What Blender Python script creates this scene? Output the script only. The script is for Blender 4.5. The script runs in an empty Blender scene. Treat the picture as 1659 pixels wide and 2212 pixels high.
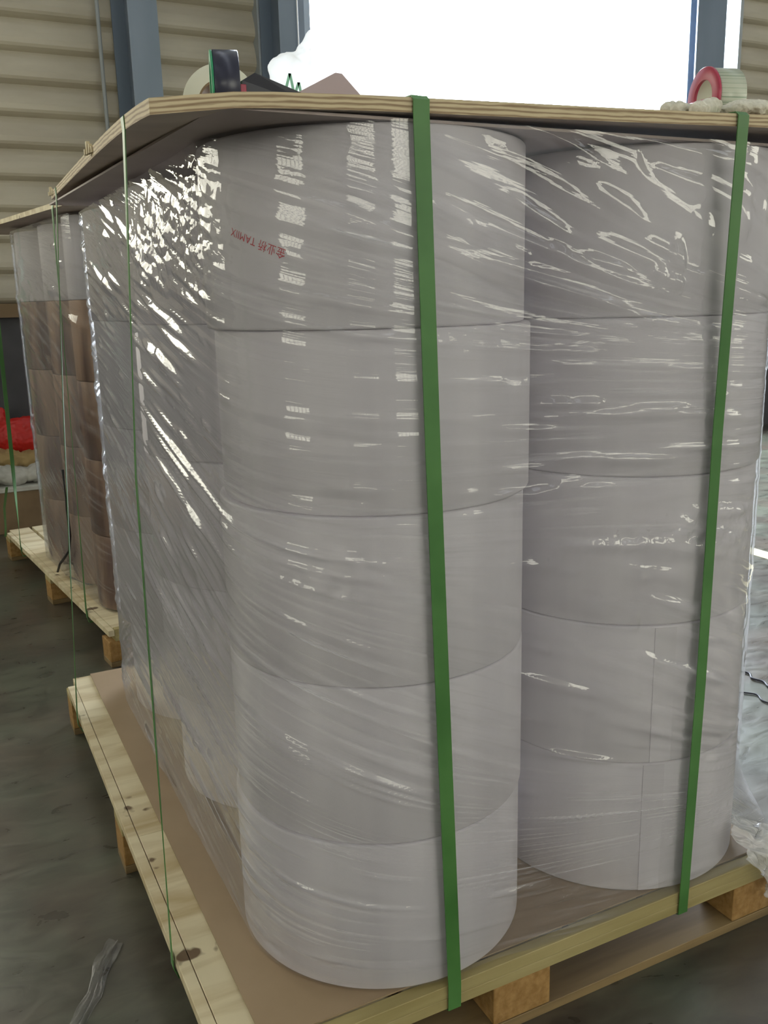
import bpy, bmesh, math, random
import numpy as np
from mathutils import Vector, Matrix, noise
R = math.radians
PI = math.pi
scn = bpy.context.scene
C = scn.collection
random.seed(7)
rng = np.random.default_rng(7)

# ------------------------------------------------------------------ camera
cam_d = bpy.data.cameras.new('camera')
cam = bpy.data.objects.new('camera', cam_d)
C.objects.link(cam)
scn.camera = cam
cam_d.sensor_fit = 'VERTICAL'
cam_d.sensor_height = 24.0
cam_d.lens = 24.0 * 1963.4 / 2212
cam_d.clip_start = 0.02
cam_d.clip_end = 300
_r = Vector((0.89378974, -0.44783874, -0.02409085))
_u = Vector((0.12441255, 0.19597651, 0.97268429))
_f = Vector((0.43088447, 0.87237244, -0.23087856))
m = Matrix.Identity(4)
for i in range(3):
    m[i][0], m[i][1], m[i][2] = _r[i], _u[i], -_f[i]
m.translation = Vector((-0.27636, -1.17396, 1.32318))
cam.matrix_world = m

# ------------------------------------------------------------------ light and exposure
DAY = 42.0            # overcast day outside the door
WIN = 9.0            # glow of the windows out of view, set for streaks in the film
ROOF_FILL = 2.3           # glow of the unseen roof panels added as fill light
scn.view_settings.view_transform = 'Standard'
scn.view_settings.look = 'None'
scn.view_settings.gamma = 1
scn.view_settings.use_curve_mapping = False
scn.view_settings.exposure = -0.45
cy = scn.cycles
cy.max_bounces = 10
cy.diffuse_bounces = 4
cy.glossy_bounces = 4
cy.transmission_bounces = 6
cy.transparent_max_bounces = 24
cy.caustics_reflective = False
cy.caustics_refractive = False
cy.sample_clamp_indirect = 6

world = bpy.data.worlds.new('sky')
scn.world = world
world.use_nodes = True
bg = world.node_tree.nodes['Background']
bg.inputs[0].default_value = (0.80, 0.88, 1.0, 1)
bg.inputs[1].default_value = DAY
try:
    world.cycles.sampling_method = 'AUTOMATIC'
except Exception:
    pass


def portal(name, loc, rot, sx, sy):
    d = bpy.data.lights.new(name, 'AREA')
    d.shape = 'RECTANGLE'
    d.size, d.size_y = sx, sy
    d.cycles.is_portal = True
    o = bpy.data.objects.new(name, d)
    C.objects.link(o)
    o.location = loc
    o.rotation_euler = rot


portal('door_daylight', (4.36, 5.25, 2.5), (R(-90), 0, 0), 4.1, 5.0)


# ------------------------------------------------------------------ materials
def mat(name):
    mm = bpy.data.materials.new(name)
    mm.use_nodes = True
    nt = mm.node_tree
    return mm, nt, nt.nodes, nt.links, nt.nodes['Principled BSDF']


def plain(name, col, rough=0.6, metal=0.0, spec=0.5, emit=None, es=0.0):
    mm, nt, n, l, b = mat(name)
    b.inputs['Base Color'].default_value = (*col, 1)
    b.inputs['Roughness'].default_value = rough
    b.inputs['Metallic'].default_value = metal
    b.inputs['Specular IOR Level'].default_value = spec
    if emit:
        b.inputs['Emission Color'].default_value = (*emit, 1)
        b.inputs['Emission Strength'].default_value = es
    return mm


def noisy(name, c1, c2, scale=(5, 5, 5), rough=0.6, detail=6, lo=0.35, hi=0.65, bump=0.0, spec=0.5, coord='Object',
          dist=0.0, spots=None, bscale=3.0):
    """two-colour procedural noise material"""
    mm, nt, n, l, b = mat(name)
    tc = n.new('ShaderNodeTexCoord')
    mp = n.new('ShaderNodeMapping')
    mp.inputs['Scale'].default_value = scale
    l.new(tc.outputs[coord], mp.inputs[0])
    nz = n.new('ShaderNodeTexNoise')
    nz.inputs['Scale'].default_value = 1
    nz.inputs['Detail'].default_value = detail
    nz.inputs['Distortion'].default_value = dist
    l.new(mp.outputs[0], nz.inputs[0])
    cr = n.new('ShaderNodeValToRGB')
    cr.color_ramp.elements[0].position = lo
    cr.color_ramp.elements[1].position = hi
    cr.color_ramp.elements[0].color = (*c1, 1)
    cr.color_ramp.elements[1].color = (*c2, 1)
    l.new(nz.outputs[0], cr.inputs[0])
    out = cr.outputs[0]
    if spots:
        sc, thr, col = spots
        n2 = n.new('ShaderNodeTexNoise')
        n2.inputs['Scale'].default_value = sc
        n2.inputs['Detail'].default_value = 2
        l.new(tc.outputs[coord], n2.inputs[0])
        r2 = n.new('ShaderNodeValToRGB')
        r2.color_ramp.elements[0].position = thr
        r2.color_ramp.elements[1].position = thr + 0.05
        l.new(n2.outputs[0], r2.inputs[0])
        mx = n.new('ShaderNodeMixRGB')
        l.new(r2.outputs[0], mx.inputs[0])
        l.new(out, mx.inputs[1])
        mx.inputs[2].default_value = (*col, 1)
        out = mx.outputs[0]
    l.new(out, b.inputs['Base Color'])
    b.inputs['Roughness'].default_value = rough
    b.inputs['Specular IOR Level'].default_value = spec
    if bump:
        bp = n.new('ShaderNodeBump')
        bp.inputs['Strength'].default_value = bump
        bp.inputs['Distance'].default_value = 0.01 * bscale
        l.new(nz.outputs[0], bp.inputs['Height'])
        l.new(bp.outputs[0], b.inputs['Normal'])
    return mm


M = {}
M['paper'] = noisy('white_paper', (0.69, 0.66, 0.72), (0.75, 0.72, 0.775), (14, 14, 1.2), 0.55, 3, spec=0.35)
M['paper_edge'] = plain('paper_edge', (0.62, 0.60, 0.62), 0.6)
M['kraft'] = noisy('kraft_wrap', (0.17, 0.095, 0.07), (0.42, 0.27, 0.18), (9, 9, 1.6), 0.6, 4, lo=0.4, hi=0.6)
M['ink'] = plain('red_ink', (0.55, 0.02, 0.04), 0.6)
M['deck'] = noisy('pale_plank', (0.40, 0.30, 0.15), (0.66, 0.58, 0.39), (2.5, 13, 8), 0.65, 8, 0.30, 0.56, dist=0.6,
                  spots=(15, 0.665, (0.13, 0.08, 0.04)))
M['stringer'] = noisy('yellow_stringer', (0.31, 0.25, 0.10), (0.43, 0.36, 0.17), (2, 20, 30), 0.6, 5)
M['bottom'] = noisy('brown_bottom_board', (0.16, 0.105, 0.045), (0.26, 0.18, 0.08), (2, 20, 30), 0.7, 5)
M['block'] = noisy('chipboard_block', (0.27, 0.145, 0.04), (0.40, 0.235, 0.08), (60, 60, 60), 0.8, 5, bump=0.2)
M['mdf'] = noisy('brown_hardboard', (0.29, 0.205, 0.12), (0.345, 0.25, 0.155), (4, 4, 4), 0.55, 5)
M['under'] = noisy('plywood_underside', (0.40, 0.32, 0.25), (0.48, 0.39, 0.31), (3, 12, 3), 0.6, 5)
M['inner'] = noisy('grey_board', (0.40, 0.33, 0.31), (0.46, 0.39, 0.37), (5, 5, 5), 0.6, 4)
M['steel'] = noisy('blue_grey_steel', (0.13, 0.17, 0.22), (0.17, 0.21, 0.27), (3, 3, 1), 0.5, 4)
M['steel_light'] = plain('light_steel', (0.34, 0.37, 0.38), 0.5)
M['rope'] = plain('white_rope', (0.8, 0.82, 0.84), 0.6)
M['sheet'] = noisy('beige_sheet_metal', (0.40, 0.36, 0.28), (0.47, 0.43, 0.335), (1.5, 1.5, 6), 0.5, 5)
M['sheet_liner'] = noisy('grey_wall_panel', (0.42, 0.40, 0.36), (0.48, 0.46, 0.42), (2, 2, 2), 0.7, 4)
M['dark_wall'] = noisy('dark_plinth', (0.050, 0.050, 0.055), (0.075, 0.073, 0.08), (3, 3, 3), 0.8, 4)
M['rail_wood'] = plain('brown_rail', (0.18, 0.12, 0.06), 0.7)
M['ceil'] = plain('ceiling_sheet', (0.42, 0.42, 0.40), 0.8)
M['ground'] = plain('outside_concrete', (0.55, 0.55, 0.53), 0.9)
M['glass'] = plain('unseen_lit_pane', (0.8, 0.8, 0.75), 0.4, emit=(1.0, 0.97, 0.80), es=WIN)
M['roof_fill'] = plain('added_roof_glow', (0.8, 0.8, 0.75), 0.4, emit=(0.80, 0.86, 1.0), es=ROOF_FILL)
M['cream'] = noisy('cotton_cloth', (0.62, 0.60, 0.50), (0.74, 0.72, 0.62), (90, 90, 90), 0.9, 3, bump=0.3)
M['navy'] = plain('navy_tape', (0.020, 0.022, 0.045), 0.3)
M['black_pl'] = plain('black_plastic', (0.016, 0.018, 0.032), 0.4)
M['green_pl'] = plain('green_core', (0.03, 0.28, 0.13), 0.5)
M['green_pale'] = plain('pale_green_print', (0.25, 0.55, 0.38), 0.5)
M['red_pl'] = plain('red_plastic', (0.38, 0.03, 0.07), 0.35)
M['creamtape'] = plain('cream_tape', (0.66, 0.66, 0.54), 0.45)
M['carton'] = noisy('carton', (0.20, 0.135, 0.075), (0.26, 0.18, 0.10), (6, 6, 6), 0.8, 4)
M['pinkboard'] = plain('greyish_pink_card', (0.42, 0.34, 0.34), 0.8)
M['red_bag'] = plain('red_bag', (0.48, 0.015, 0.012), 0.4)
M['sack'] = noisy('white_sack', (0.38, 0.38, 0.34), (0.52, 0.52, 0.48), (10, 10, 10), 0.7, 3)
M['straw'] = plain('yellow_packing', (0.34, 0.24, 0.10), 0.8)
M['black'] = plain('black_cord', (0.015, 0.015, 0.015), 0.5)
M['wire'] = plain('dark_cord', (0.03, 0.03, 0.035), 0.6)
M['yline'] = noisy('yellow_floor_paint', (0.60, 0.52, 0.30), (0.70, 0.62, 0.38), (8, 8, 8), 0.6, 4)


def strap_material():
    mm, nt, n, l, b = mat('green_strap')
    tc = n.new('ShaderNodeTexCoord')
    nz = n.new('ShaderNodeTexNoise')
    nz.inputs['Scale'].default_value = 5
    nz.inputs['Detail'].default_value = 4
    l.new(tc.outputs['Object'], nz.inputs[0])
    cr = n.new('ShaderNodeValToRGB')
    cr.color_ramp.elements[0].position = 0.35
    cr.color_ramp.elements[1].position = 0.7
    cr.color_ramp.elements[0].color = (0.045, 0.15, 0.032, 1)
    cr.color_ramp.elements[1].color = (0.085, 0.225, 0.06, 1)
    l.new(nz.outputs[0], cr.inputs[0])
    l.new(cr.outputs[0], b.inputs['Base Color'])
    b.inputs['Roughness'].default_value = 0.42
    return mm


M['strap'] = strap_material()


def ply_material():
    mm, nt, n, l, b = mat('plywood')
    uv = n.new('ShaderNodeUVMap')
    sp = n.new('ShaderNodeSeparateXYZ')
    l.new(uv.outputs[0], sp.inputs[0])
    mp = n.new('ShaderNodeMapping')
    mp.inputs['Scale'].default_value = (6, 1.2, 1)
    l.new(uv.outputs[0], mp.inputs[0])
    nz = n.new('ShaderNodeTexNoise')
    nz.inputs['Scale'].default_value = 2.5
    nz.inputs['Detail'].default_value = 5
    l.new(mp.outputs[0], nz.inputs[0])
    a = n.new('ShaderNodeMath'); a.operation = 'MULTIPLY_ADD'
    l.new(nz.outputs[0], a.inputs[0]); a.inputs[1].default_value = 0.35
    l.new(sp.outputs[1], a.inputs[2])
    s = n.new('ShaderNodeMath'); s.operation = 'MULTIPLY'
    l.new(a.outputs[0], s.inputs[0]); s.inputs[1].default_value = 19.0
    w = n.new('ShaderNodeMath'); w.operation = 'SINE'
    l.new(s.outputs[0], w.inputs[0])
    cr = n.new('ShaderNodeValToRGB')
    cr.color_ramp.elements[0].position = 0.0
    cr.color_ramp.elements[1].position = 0.75
    cr.color_ramp.elements[0].color = (0.28, 0.19, 0.11, 1)
    cr.color_ramp.elements[1].color = (0.60, 0.50, 0.32, 1)
    ad = n.new('ShaderNodeMath'); ad.operation = 'MULTIPLY_ADD'
    l.new(w.outputs[0], ad.inputs[0]); ad.inputs[1].default_value = 0.5; ad.inputs[2].default_value = 0.5
    l.new(ad.outputs[0], cr.inputs[0])
    l.new(cr.outputs[0], b.inputs['Base Color'])
    b.inputs['Roughness'].default_value = 0.7
    return mm


M['ply'] = ply_material()


def floor_material():
    mm, nt, n, l, b = mat('worn_concrete')
    tc = n.new('ShaderNodeTexCoord')
    mp = n.new('ShaderNodeMapping')
    mp.inputs['Rotation'].default_value = (0, 0, 0.5)
    mp.inputs['Scale'].default_value = (1.0, 2.2, 1)
    l.new(tc.outputs['Object'], mp.inputs[0])
    def nz(sc, det, dist=0.0, src=None):
        t = n.new('ShaderNodeTexNoise')
        t.inputs['Scale'].default_value = sc
        t.inputs['Detail'].default_value = det
        t.inputs['Distortion'].default_value = dist
        l.new(src or mp.outputs[0], t.inputs[0])
        return t.outputs[0]
    n1, n2, n3 = nz(1.6, 9), nz(9, 8, 1.0), nz(2.6, 4, 0.5, tc.outputs['Object'])
    mx = n.new('ShaderNodeMath'); mx.operation = 'MULTIPLY_ADD'
    l.new(n2, mx.inputs[0]); mx.inputs[1].default_value = 0.6
    l.new(n1, mx.inputs[2])
    cr = n.new('ShaderNodeValToRGB')
    cr.color_ramp.elements[0].position = 0.45
    cr.color_ramp.elements[1].position = 1.05
    cr.color_ramp.elements[0].color = (0.030, 0.028, 0.026, 1)
    cr.color_ramp.elements[1].color = (0.105, 0.108, 0.085, 1)
    l.new(mx.outputs[0], cr.inputs[0])
    c2 = n.new('ShaderNodeValToRGB')
    c2.color_ramp.elements[0].position = 0.40
    c2.color_ramp.elements[1].position = 0.62
    c2.color_ramp.elements[0].color = (0.95, 1.0, 0.90, 1)
    c2.color_ramp.elements[1].color = (1.0, 0.82, 0.74, 1)
    l.new(n3, c2.inputs[0])
    mu = n.new('ShaderNodeMixRGB'); mu.blend_type = 'MULTIPLY'; mu.inputs[0].default_value = 1.0
    l.new(cr.outputs[0], mu.inputs[1]); l.new(c2.outputs[0], mu.inputs[2])
    l.new(mu.outputs[0], b.inputs['Base Color'])
    rr = n.new('ShaderNodeMapRange')
    rr.inputs[3].default_value = 0.20; rr.inputs[4].default_value = 0.42
    l.new(n2, rr.inputs[0])
    l.new(rr.outputs[0], b.inputs['Roughness'])
    b.inputs['Specular IOR Level'].default_value = 0.75
    bp = n.new('ShaderNodeBump'); bp.inputs['Strength'].default_value = 0.10; bp.inputs['Distance'].default_value = 0.01
    l.new(n2, bp.inputs['Height']); l.new(bp.outputs[0], b.inputs['Normal'])
    return mm


M['floor'] = floor_material()


def film_material(name, haze, streak, tint=(0.80, 0.80, 0.82), scale=1.0, gloss=1.0):
    """stretch film: clear sheet with a mirror-like skin, fine stretch lines and a milky haze"""
    mm, nt, n, l, b = mat(name)
    n.remove(b)
    out = n['Material Output']
    uv = n.new('ShaderNodeUVMap')
    def nz(sx, sy, det, dst=0.0):
        mp = n.new('ShaderNodeMapping')
        mp.inputs['Scale'].default_value = (sx * scale, sy * scale, 1)
        l.new(uv.outputs[0], mp.inputs[0])
        t = n.new('ShaderNodeTexNoise')
        t.inputs['Scale'].default_value = 1
        t.inputs['Detail'].default_value = det
        t.inputs['Distortion'].default_value = dst
        l.new(mp.outputs[0], t.inputs[0])
        return t.outputs[0]
    a = nz(2.5, 70, 3)
    c = nz(9, 240, 2)
    g = nz(3, 5, 3)
    add = n.new('ShaderNodeMath'); add.operation = 'MULTIPLY_ADD'
    l.new(c, add.inputs[0]); add.inputs[1].default_value = 0.25
    l.new(a, add.inputs[2])
    bp = n.new('ShaderNodeBump')
    bp.inputs['Strength'].default_value = 0.30
    bp.inputs['Distance'].default_value = 0.004
    l.new(add.outputs[0], bp.inputs['Height'])
    # haze amount
    r1 = n.new('ShaderNodeValToRGB')
    r1.color_ramp.elements[0].position = 0.50
    r1.color_ramp.elements[1].position = 0.74
    l.new(a, r1.inputs[0])
    r2 = n.new('ShaderNodeValToRGB')
    r2.color_ramp.elements[0].position = 0.38
    r2.color_ramp.elements[1].position = 0.66
    l.new(g, r2.inputs[0])
    pr = n.new('ShaderNodeMath'); pr.operation = 'MULTIPLY'
    l.new(r1.outputs[0], pr.inputs[0]); l.new(r2.outputs[0], pr.inputs[1])
    lw = n.new('ShaderNodeLayerWeight'); lw.inputs['Blend'].default_value = 0.5
    p3 = n.new('ShaderNodeMath'); p3.operation = 'POWER'
    l.new(lw.outputs['Facing'], p3.inputs[0]); p3.inputs[1].default_value = 3.0
    h1 = n.new('ShaderNodeMath'); h1.operation = 'MULTIPLY_ADD'
    l.new(pr.outputs[0], h1.inputs[0]); h1.inputs[1].default_value = streak; h1.inputs[2].default_value = haze
    h2 = n.new('ShaderNodeMath'); h2.operation = 'MULTIPLY_ADD'; h2.use_clamp = True
    l.new(p3.outputs[0], h2.inputs[0]); h2.inputs[1].default_value = 0.22
    l.new(h1.outputs[0], h2.inputs[2])
    tr = n.new('ShaderNodeBsdfTransparent')
    tr.inputs[0].default_value = (0.985, 0.985, 0.98, 1)
    df = n.new('ShaderNodeBsdfDiffuse'); df.inputs[0].default_value = (*tint, 1)
    m1 = n.new('ShaderNodeMixShader')
    l.new(h2.outputs[0], m1.inputs[0]); l.new(tr.outputs[0], m1.inputs[1]); l.new(df.outputs[0], m1.inputs[2])
    fr = n.new('ShaderNodeFresnel'); fr.inputs['IOR'].default_value = 1.5
    l.new(bp.outputs[0], fr.inputs['Normal'])
    f2 = n.new('ShaderNodeMath'); f2.operation = 'MULTIPLY'; f2.use_clamp = True
    l.new(fr.outputs[0], f2.inputs[0]); f2.inputs[1].default_value = 1.25 * gloss
    mn = n.new('ShaderNodeMath'); mn.operation = 'MINIMUM'; mn.inputs[1].default_value = 0.55
    l.new(f2.outputs[0], mn.inputs[0])
    gl = n.new('ShaderNodeBsdfGlossy'); gl.inputs['Roughness'].default_value = 0.04
    l.new(bp.outputs[0], gl.inputs['Normal'])
    m2 = n.new('ShaderNodeMixShader')
    l.new(mn.outputs[0], m2.inputs[0]); l.new(m1.outputs[0], m2.inputs[1]); l.new(gl.outputs[0], m2.inputs[2])
    l.new(m2.outputs[0], out.inputs[0])
    return mm


M['film'] = film_material('stretch_film', 0.05, 0.36, (0.82, 0.81, 0.88))
M['film_far'] = film_material('stretch_film_far', 0.02, 0.28, gloss=0.8)
M['film_tail'] = film_material('gathered_film', 0.34, 0.35, scale=4)
M['film_scrap'] = film_material('clear_scrap', 0.10, 0.25, scale=6)
def bag_material():
    mm, nt, n, l, b = mat('white_plastic_bag')
    b.inputs['Base Color'].default_value = (0.90, 0.92, 0.92, 1)
    b.inputs['Roughness'].default_value = 0.4
    tl = n.new('ShaderNodeBsdfTranslucent'); tl.inputs[0].default_value = (0.95, 0.97, 0.97, 1)
    tp = n.new('ShaderNodeBsdfTransparent')
    m1 = n.new('ShaderNodeMixShader'); m1.inputs[0].default_value = 0.22
    m2 = n.new('ShaderNodeMixShader'); m2.inputs[0].default_value = 0.85
    l.new(tl.outputs[0], m1.inputs[1]); l.new(tp.outputs[0], m1.inputs[2])
    l.new(b.outputs[0], m2.inputs[1]); l.new(m1.outputs[0], m2.inputs[2])
    l.new(m2.outputs[0], n['Material Output'].inputs[0])
    return mm


M['bag'] = bag_material()


# ------------------------------------------------------------------ mesh helpers
def new_obj(name, verts, faces, material=None, parent=None, smooth=False, uvs=None):
    me = bpy.data.meshes.new(name)
    me.from_pydata([tuple(v) for v in verts], [], faces)
    if smooth:
        me.polygons.foreach_set('use_smooth', [True] * len(me.polygons))
    if uvs is not None:
        ul = me.uv_layers.new(name='UVMap')
        vi = np.empty(len(me.loops), dtype=np.int32)
        me.loops.foreach_get('vertex_index', vi)
        ul.data.foreach_set('uv', np.asarray(uvs, dtype=np.float32)[vi].ravel())
    me.update()
    o = bpy.data.objects.new(name, me)
    if material:
        for k in (material if isinstance(material, (list, tuple)) else [material]):
            me.materials.append(k)
    C.objects.link(o)
    o.parent = parent
    return o


def from_bm(name, bm, material, parent=None, smooth=False):
    me = bpy.data.meshes.new(name)
    bmesh.ops.recalc_face_normals(bm, faces=bm.faces)
    bm.to_mesh(me)
    bm.free()
    if smooth:
        me.polygons.foreach_set('use_smooth', [True] * len(me.polygons))
    me.materials.append(material)
    o = bpy.data.objects.new(name, me)
    C.objects.link(o)
    o.parent = parent
    return o


def add_box(bm, lo, hi, bev=0.0):
    lo, hi = Vector(lo), Vector(hi)
    g = bmesh.ops.create_cube(bm, size=1)
    vs = g['verts']
    for v in vs:
        v.co = Vector([(lo[i] + hi[i]) / 2 + v.co[i] * (hi[i] - lo[i]) for i in range(3)])
    if bev:
        es = {e for v in vs for e in v.link_edges}
        bmesh.ops.bevel(bm, geom=list(es), offset=bev, segments=1, affect='EDGES', profile=0.5)


def box(name, lo, hi, material, parent=None, bev=0.0):
    bm = bmesh.new()
    add_box(bm, lo, hi, bev)
    return from_bm(name, bm, material, parent)


def lathe(name, prof, material, parent=None, seg=96, closed=False, smooth=True, loc=(0, 0, 0)):
    """prof: list of (r, z) revolved about the z axis"""
    vs, fs = [], []
    n = len(prof)
    for i in range(seg):
        a = 2 * PI * i / seg
        for r, z in prof:
            vs.append((r * math.cos(a) + loc[0], r * math.sin(a) + loc[1], z + loc[2]))
    for i in range(seg):
        j = (i + 1) % seg
        for k in range(n if closed else n - 1):
            k2 = (k + 1) % n
            fs.append((i * n + k, j * n + k, j * n + k2, i * n + k2))
    o = new_obj(name, vs, fs, material, parent, smooth)
    return o


def auto_smooth(o, ang=35):
    me = o.data
    bm = bmesh.new()
    bm.from_mesh(me)
    for e in bm.edges:
        if len(e.link_faces) == 2 and e.calc_face_angle(0) > R(ang):
            e.smooth = False
    bm.to_mesh(me)
    bm.free()


def tube(name, pts, r, material, parent=None, seg=8, radii=None):
    vs, fs = [], []
    pts = [Vector(p) for p in pts]
    n = len(pts)
    for i, p in enumerate(pts):
        t = (pts[min(i + 1, n - 1)] - pts[max(i - 1, 0)]).normalized()
        a = t.cross(Vector((0, 0, 1)))
        if a.length < 0.1:
            a = t.cross(Vector((0, 1, 0)))
        a.normalize()
        b = t.cross(a)
        rr = radii[i] if radii else r
        for k in range(seg):
            ph = 2 * PI * k / seg
            vs.append(p + (a * math.cos(ph) + b * math.sin(ph)) * rr)
    for i in range(n - 1):
        for k in range(seg):
            k2 = (k + 1) % seg
            fs.append((i * seg + k, i * seg + k2, (i + 1) * seg + k2, (i + 1) * seg + k))
    fs.append(tuple(range(seg))[::-1])
    fs.append(tuple((n - 1) * seg + k for k in range(seg)))
    return new_obj(name, vs, fs, material, parent, True)


def tag(o, label, cat, group=None, kind=None):
    o['label'] = label
    o['category'] = cat
    if group:
        o['group'] = group
    if kind:
        o['kind'] = kind
    return o


def struct(o, label=None, cat=None):
    o['kind'] = 'structure'
    if label:
        o['label'] = label
    if cat:
        o['category'] = cat
    return o


def empty(name, loc=(0, 0, 0), rz=0.0):
    o = bpy.data.objects.new(name, None)
    C.objects.link(o)
    o.location = loc
    o.rotation_euler = (0, 0, rz)
    o.empty_display_size = 0.1
    return o


# ------------------------------------------------------------------ the hall
X0, X1, Y0, Y1, ZC = -7.0, 13.0, -9.0, 5.15, 6.4
struct(box('floor', (X0, Y0, -0.1), (X1, Y1 + 0.15, 0.0), M['floor']), 'dark grey worn concrete floor of the hall', 'floor')
struct(box('ground', (-30, Y1 + 0.15, -0.12), (50, 70, -0.02), M['ground']), 'bright concrete yard outside the open door', 'ground')


def corrugated(name, x0, x1, z0, z1, y, label):
    pitch = 0.185
    prof = []
    z = z0
    # ribs: wide pan, narrow raised rib
    while z < z1:
        for dz, dy in ((0.0, 0.0), (0.010, -0.020), (0.024, -0.040), (0.040, -0.048), (0.070, -0.046), (0.110, -0.034), (0.150, -0.016), (0.172, -0.004)):
            prof.append((z + dz, dy))
        z += pitch
    prof.append((z, 0.0))
    vs, fs = [], []
    for zz, dy in prof:
        zz = min(zz, z1)
        vs += [(x0, y + dy, zz), (x1, y + dy, zz), (x0, y + 0.06, zz), (x1, y + 0.06, zz)]
    for i in range(len(prof) - 1):
        a, b = i * 4, (i + 1) * 4
        fs += [(a, a + 1, b + 1, b), (a + 3, a + 2, b + 2, b + 3), (a + 2, a, b, b + 2), (a + 1, a + 3, b + 3, b + 1)]
    o = new_obj(name, vs, fs, M['sheet'], None, False)
    struct(o, label, 'wall')
    return o


corrugated('wall_back', X0, 1.97, 1.33, ZC, Y1 - 0.02, 'beige corrugated sheet wall left of the open door')
corrugated('wall_back_right', 6.32, X1, 1.33, ZC, Y1 - 0.02, 'beige corrugated sheet wall right of the open door')
struct(box('wall_back_plinth', (X0, Y1, 0), (2.35, Y1 + 0.15, 1.27), M['dark_wall']), 'dark plinth wall under the corrugated sheets', 'wall')
struct(box('wall_back_plinth_right', (6.37, Y1, 0), (X1, Y1 + 0.15, 1.27), M['dark_wall']))
struct(box('wall_back_lintel', (1.97, Y1, 4.9), (6.37, Y1 + 0.15, ZC), M['sheet_liner']))
struct(box('trim_1', (X0, Y1 - 0.05, 1.25), (1.97, Y1 + 0.1, 1.335), M['rail_wood']), 'brown rail under the corrugated wall', 'rail')
struct(box('trim_2', (6.37, Y1 - 0.05, 1.25), (X1, Y1 + 0.1, 1.335), M['rail_wood']))
struct(box('trim_3', (1.95, Y1 - 0.12, 0), (2.01, Y1 + 0.1, ZC), M['steel_light']), 'pale vertical edge strip of the corrugated wall', 'trim')
struct(box('trim_4', (2.10, Y1 - 0.06, 0), (2.35, Y1 + 0.14, 5.0), M['steel_light']), 'pale left jamb of the open door', 'door frame')

struct(box('trim_5', (6.30, Y1 - 0.10, 0), (6.335, Y1 + 0.1, ZC), M['steel_light']), 'pale edge strip of the wall right of the door', 'trim')

# other sides of the hall, behind and beside the photographer
struct(box('wall_left', (X0 - 0.15, Y0, 0), (X0, Y1 + 0.15, ZC), M['sheet_liner']))
struct(box('wall_right', (X1, Y0, 0), (X1 + 0.15, Y1 + 0.15, ZC), M['sheet_liner']))
struct(box('wall_front', (X0, Y0 - 0.15, 0), (X1, Y0, ZC), M['sheet_liner']))
struct(box('ceiling', (X0, Y0, ZC), (X1, Y1 + 0.15, ZC + 0.1), M['ceil']))


def window(idx, lo, hi, axis, nbar=5):
    """unseen pane on a wall, glowing for the film to mirror, with dark mullions"""
    root = box('window_%d' % idx, lo, hi, M['glass'])
    struct(root)
    a = 0 if axis == 'y' else 1
    bm = bmesh.new()
    for k in range(nbar + 1):
        t = lo[a] + (hi[a] - lo[a]) * k / nbar
        l2, h2 = list(lo), list(hi)
        l2[a], h2[a] = t - 0.03, t + 0.03
        b = 1 - a
        l2[b] -= 0.03
        h2[b] += 0.03
        add_box(bm, l2, h2)
    for zz in (lo[2], (lo[2] + hi[2]) / 2, hi[2]):
        l2, h2 = list(lo), list(hi)
        b = 1 - a
        l2[b] -= 0.02
        h2[b] += 0.02
        l2[2], h2[2] = zz - 0.03, zz + 0.03
        add_box(bm, l2, h2)
    o = from_bm('window_frame', bm, M['steel'], root)
    return root


ZA, ZB = 1.5, 3.7  # windows out of view, placed where the film needs something bright to mirror
window(1, (-6.0, Y0, 2.4), (-2.5, Y0 + 0.02, ZB), 'y', 9)
window(2, (-0.6, Y0, ZA), (3.2, Y0 + 0.02, ZB), 'y', 9)
window(3, (6.6, Y0, 3.4), (12.6, Y0 + 0.02, 5.2), 'y', 12)  # unseen pane placed and sized so creases in the front film catch it
window(4, (X0, -3.4, ZA), (X0 + 0.02, -0.9, ZB), 'x', 6)
window(5, (X1 - 0.02, -8.2, 2.0), (X1, -4.5, 4.2), 'x', 8)
window(6, (-5.0, Y1 - 0.09, 2.0), (-0.75, Y1 - 0.07, 4.2), 'y', 8)  # added out of view so the left film catches bright streaks
for i, xx in enumerate((-4.0, 0.2, 4.4, 9.0)):
    struct(box('window_%d' % (7 + i), (xx, Y0 + 1, ZC - 0.03), (xx + 0.6, Y1 - 1.0, ZC - 0.005), M['roof_fill']))  # unseen glowing roof panels, added as fill and for glints on creases


def h_column(name, x0, x1, y0, y1, label):
    bm = bmesh.new()
    add_box(bm, (x0, y0, 0), (x1, y0 + 0.016, ZC))
    add_box(bm, (x0, y1 - 0.016, 0), (x1, y1, ZC))
    xm = (x0 + x1) / 2
    add_box(bm, (xm - 0.006, y0 + 0.016, 0), (xm + 0.006, y1 - 0.016, ZC))
    o = from_bm(name, bm, M['steel'])
    struct(o, label, 'column')
    return o


h_column('steel_column', 1.005, 1.175, 4.56, 5.02, 'blue grey steel column in front of the corrugated wall')
h_column('steel_column', 1.96, 2.13, 4.66, 5.02, 'blue grey steel column at the left of the open door')
h_column('steel_column', 5.80, 6.12, 5.03, 5.13, 'blue grey steel column at the right of the open door')
tag(tube('drain_pipe', [(0.915, 4.97, 0), (0.915, 4.97, ZC)], 0.012, M['steel_light'], seg=14),
    'thin grey pipe running up beside the left steel column', 'pipe')
tag(tube('hanging_rope', [(2.085, 4.64, 0.9), (2.08, 4.645, 2.2), (2.075, 4.65, ZC)], 0.005, M['rope'], seg=8),
    'thin white rope hanging in front of the column by the door', 'rope')

# floor marks
tag(box('floor_line', (3.36, -2.5, 0.0005), (3.46, 2.6, 0.002), M['yline']), 'yellow painted line on the floor right of the wrapped load', 'floor line')


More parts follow.
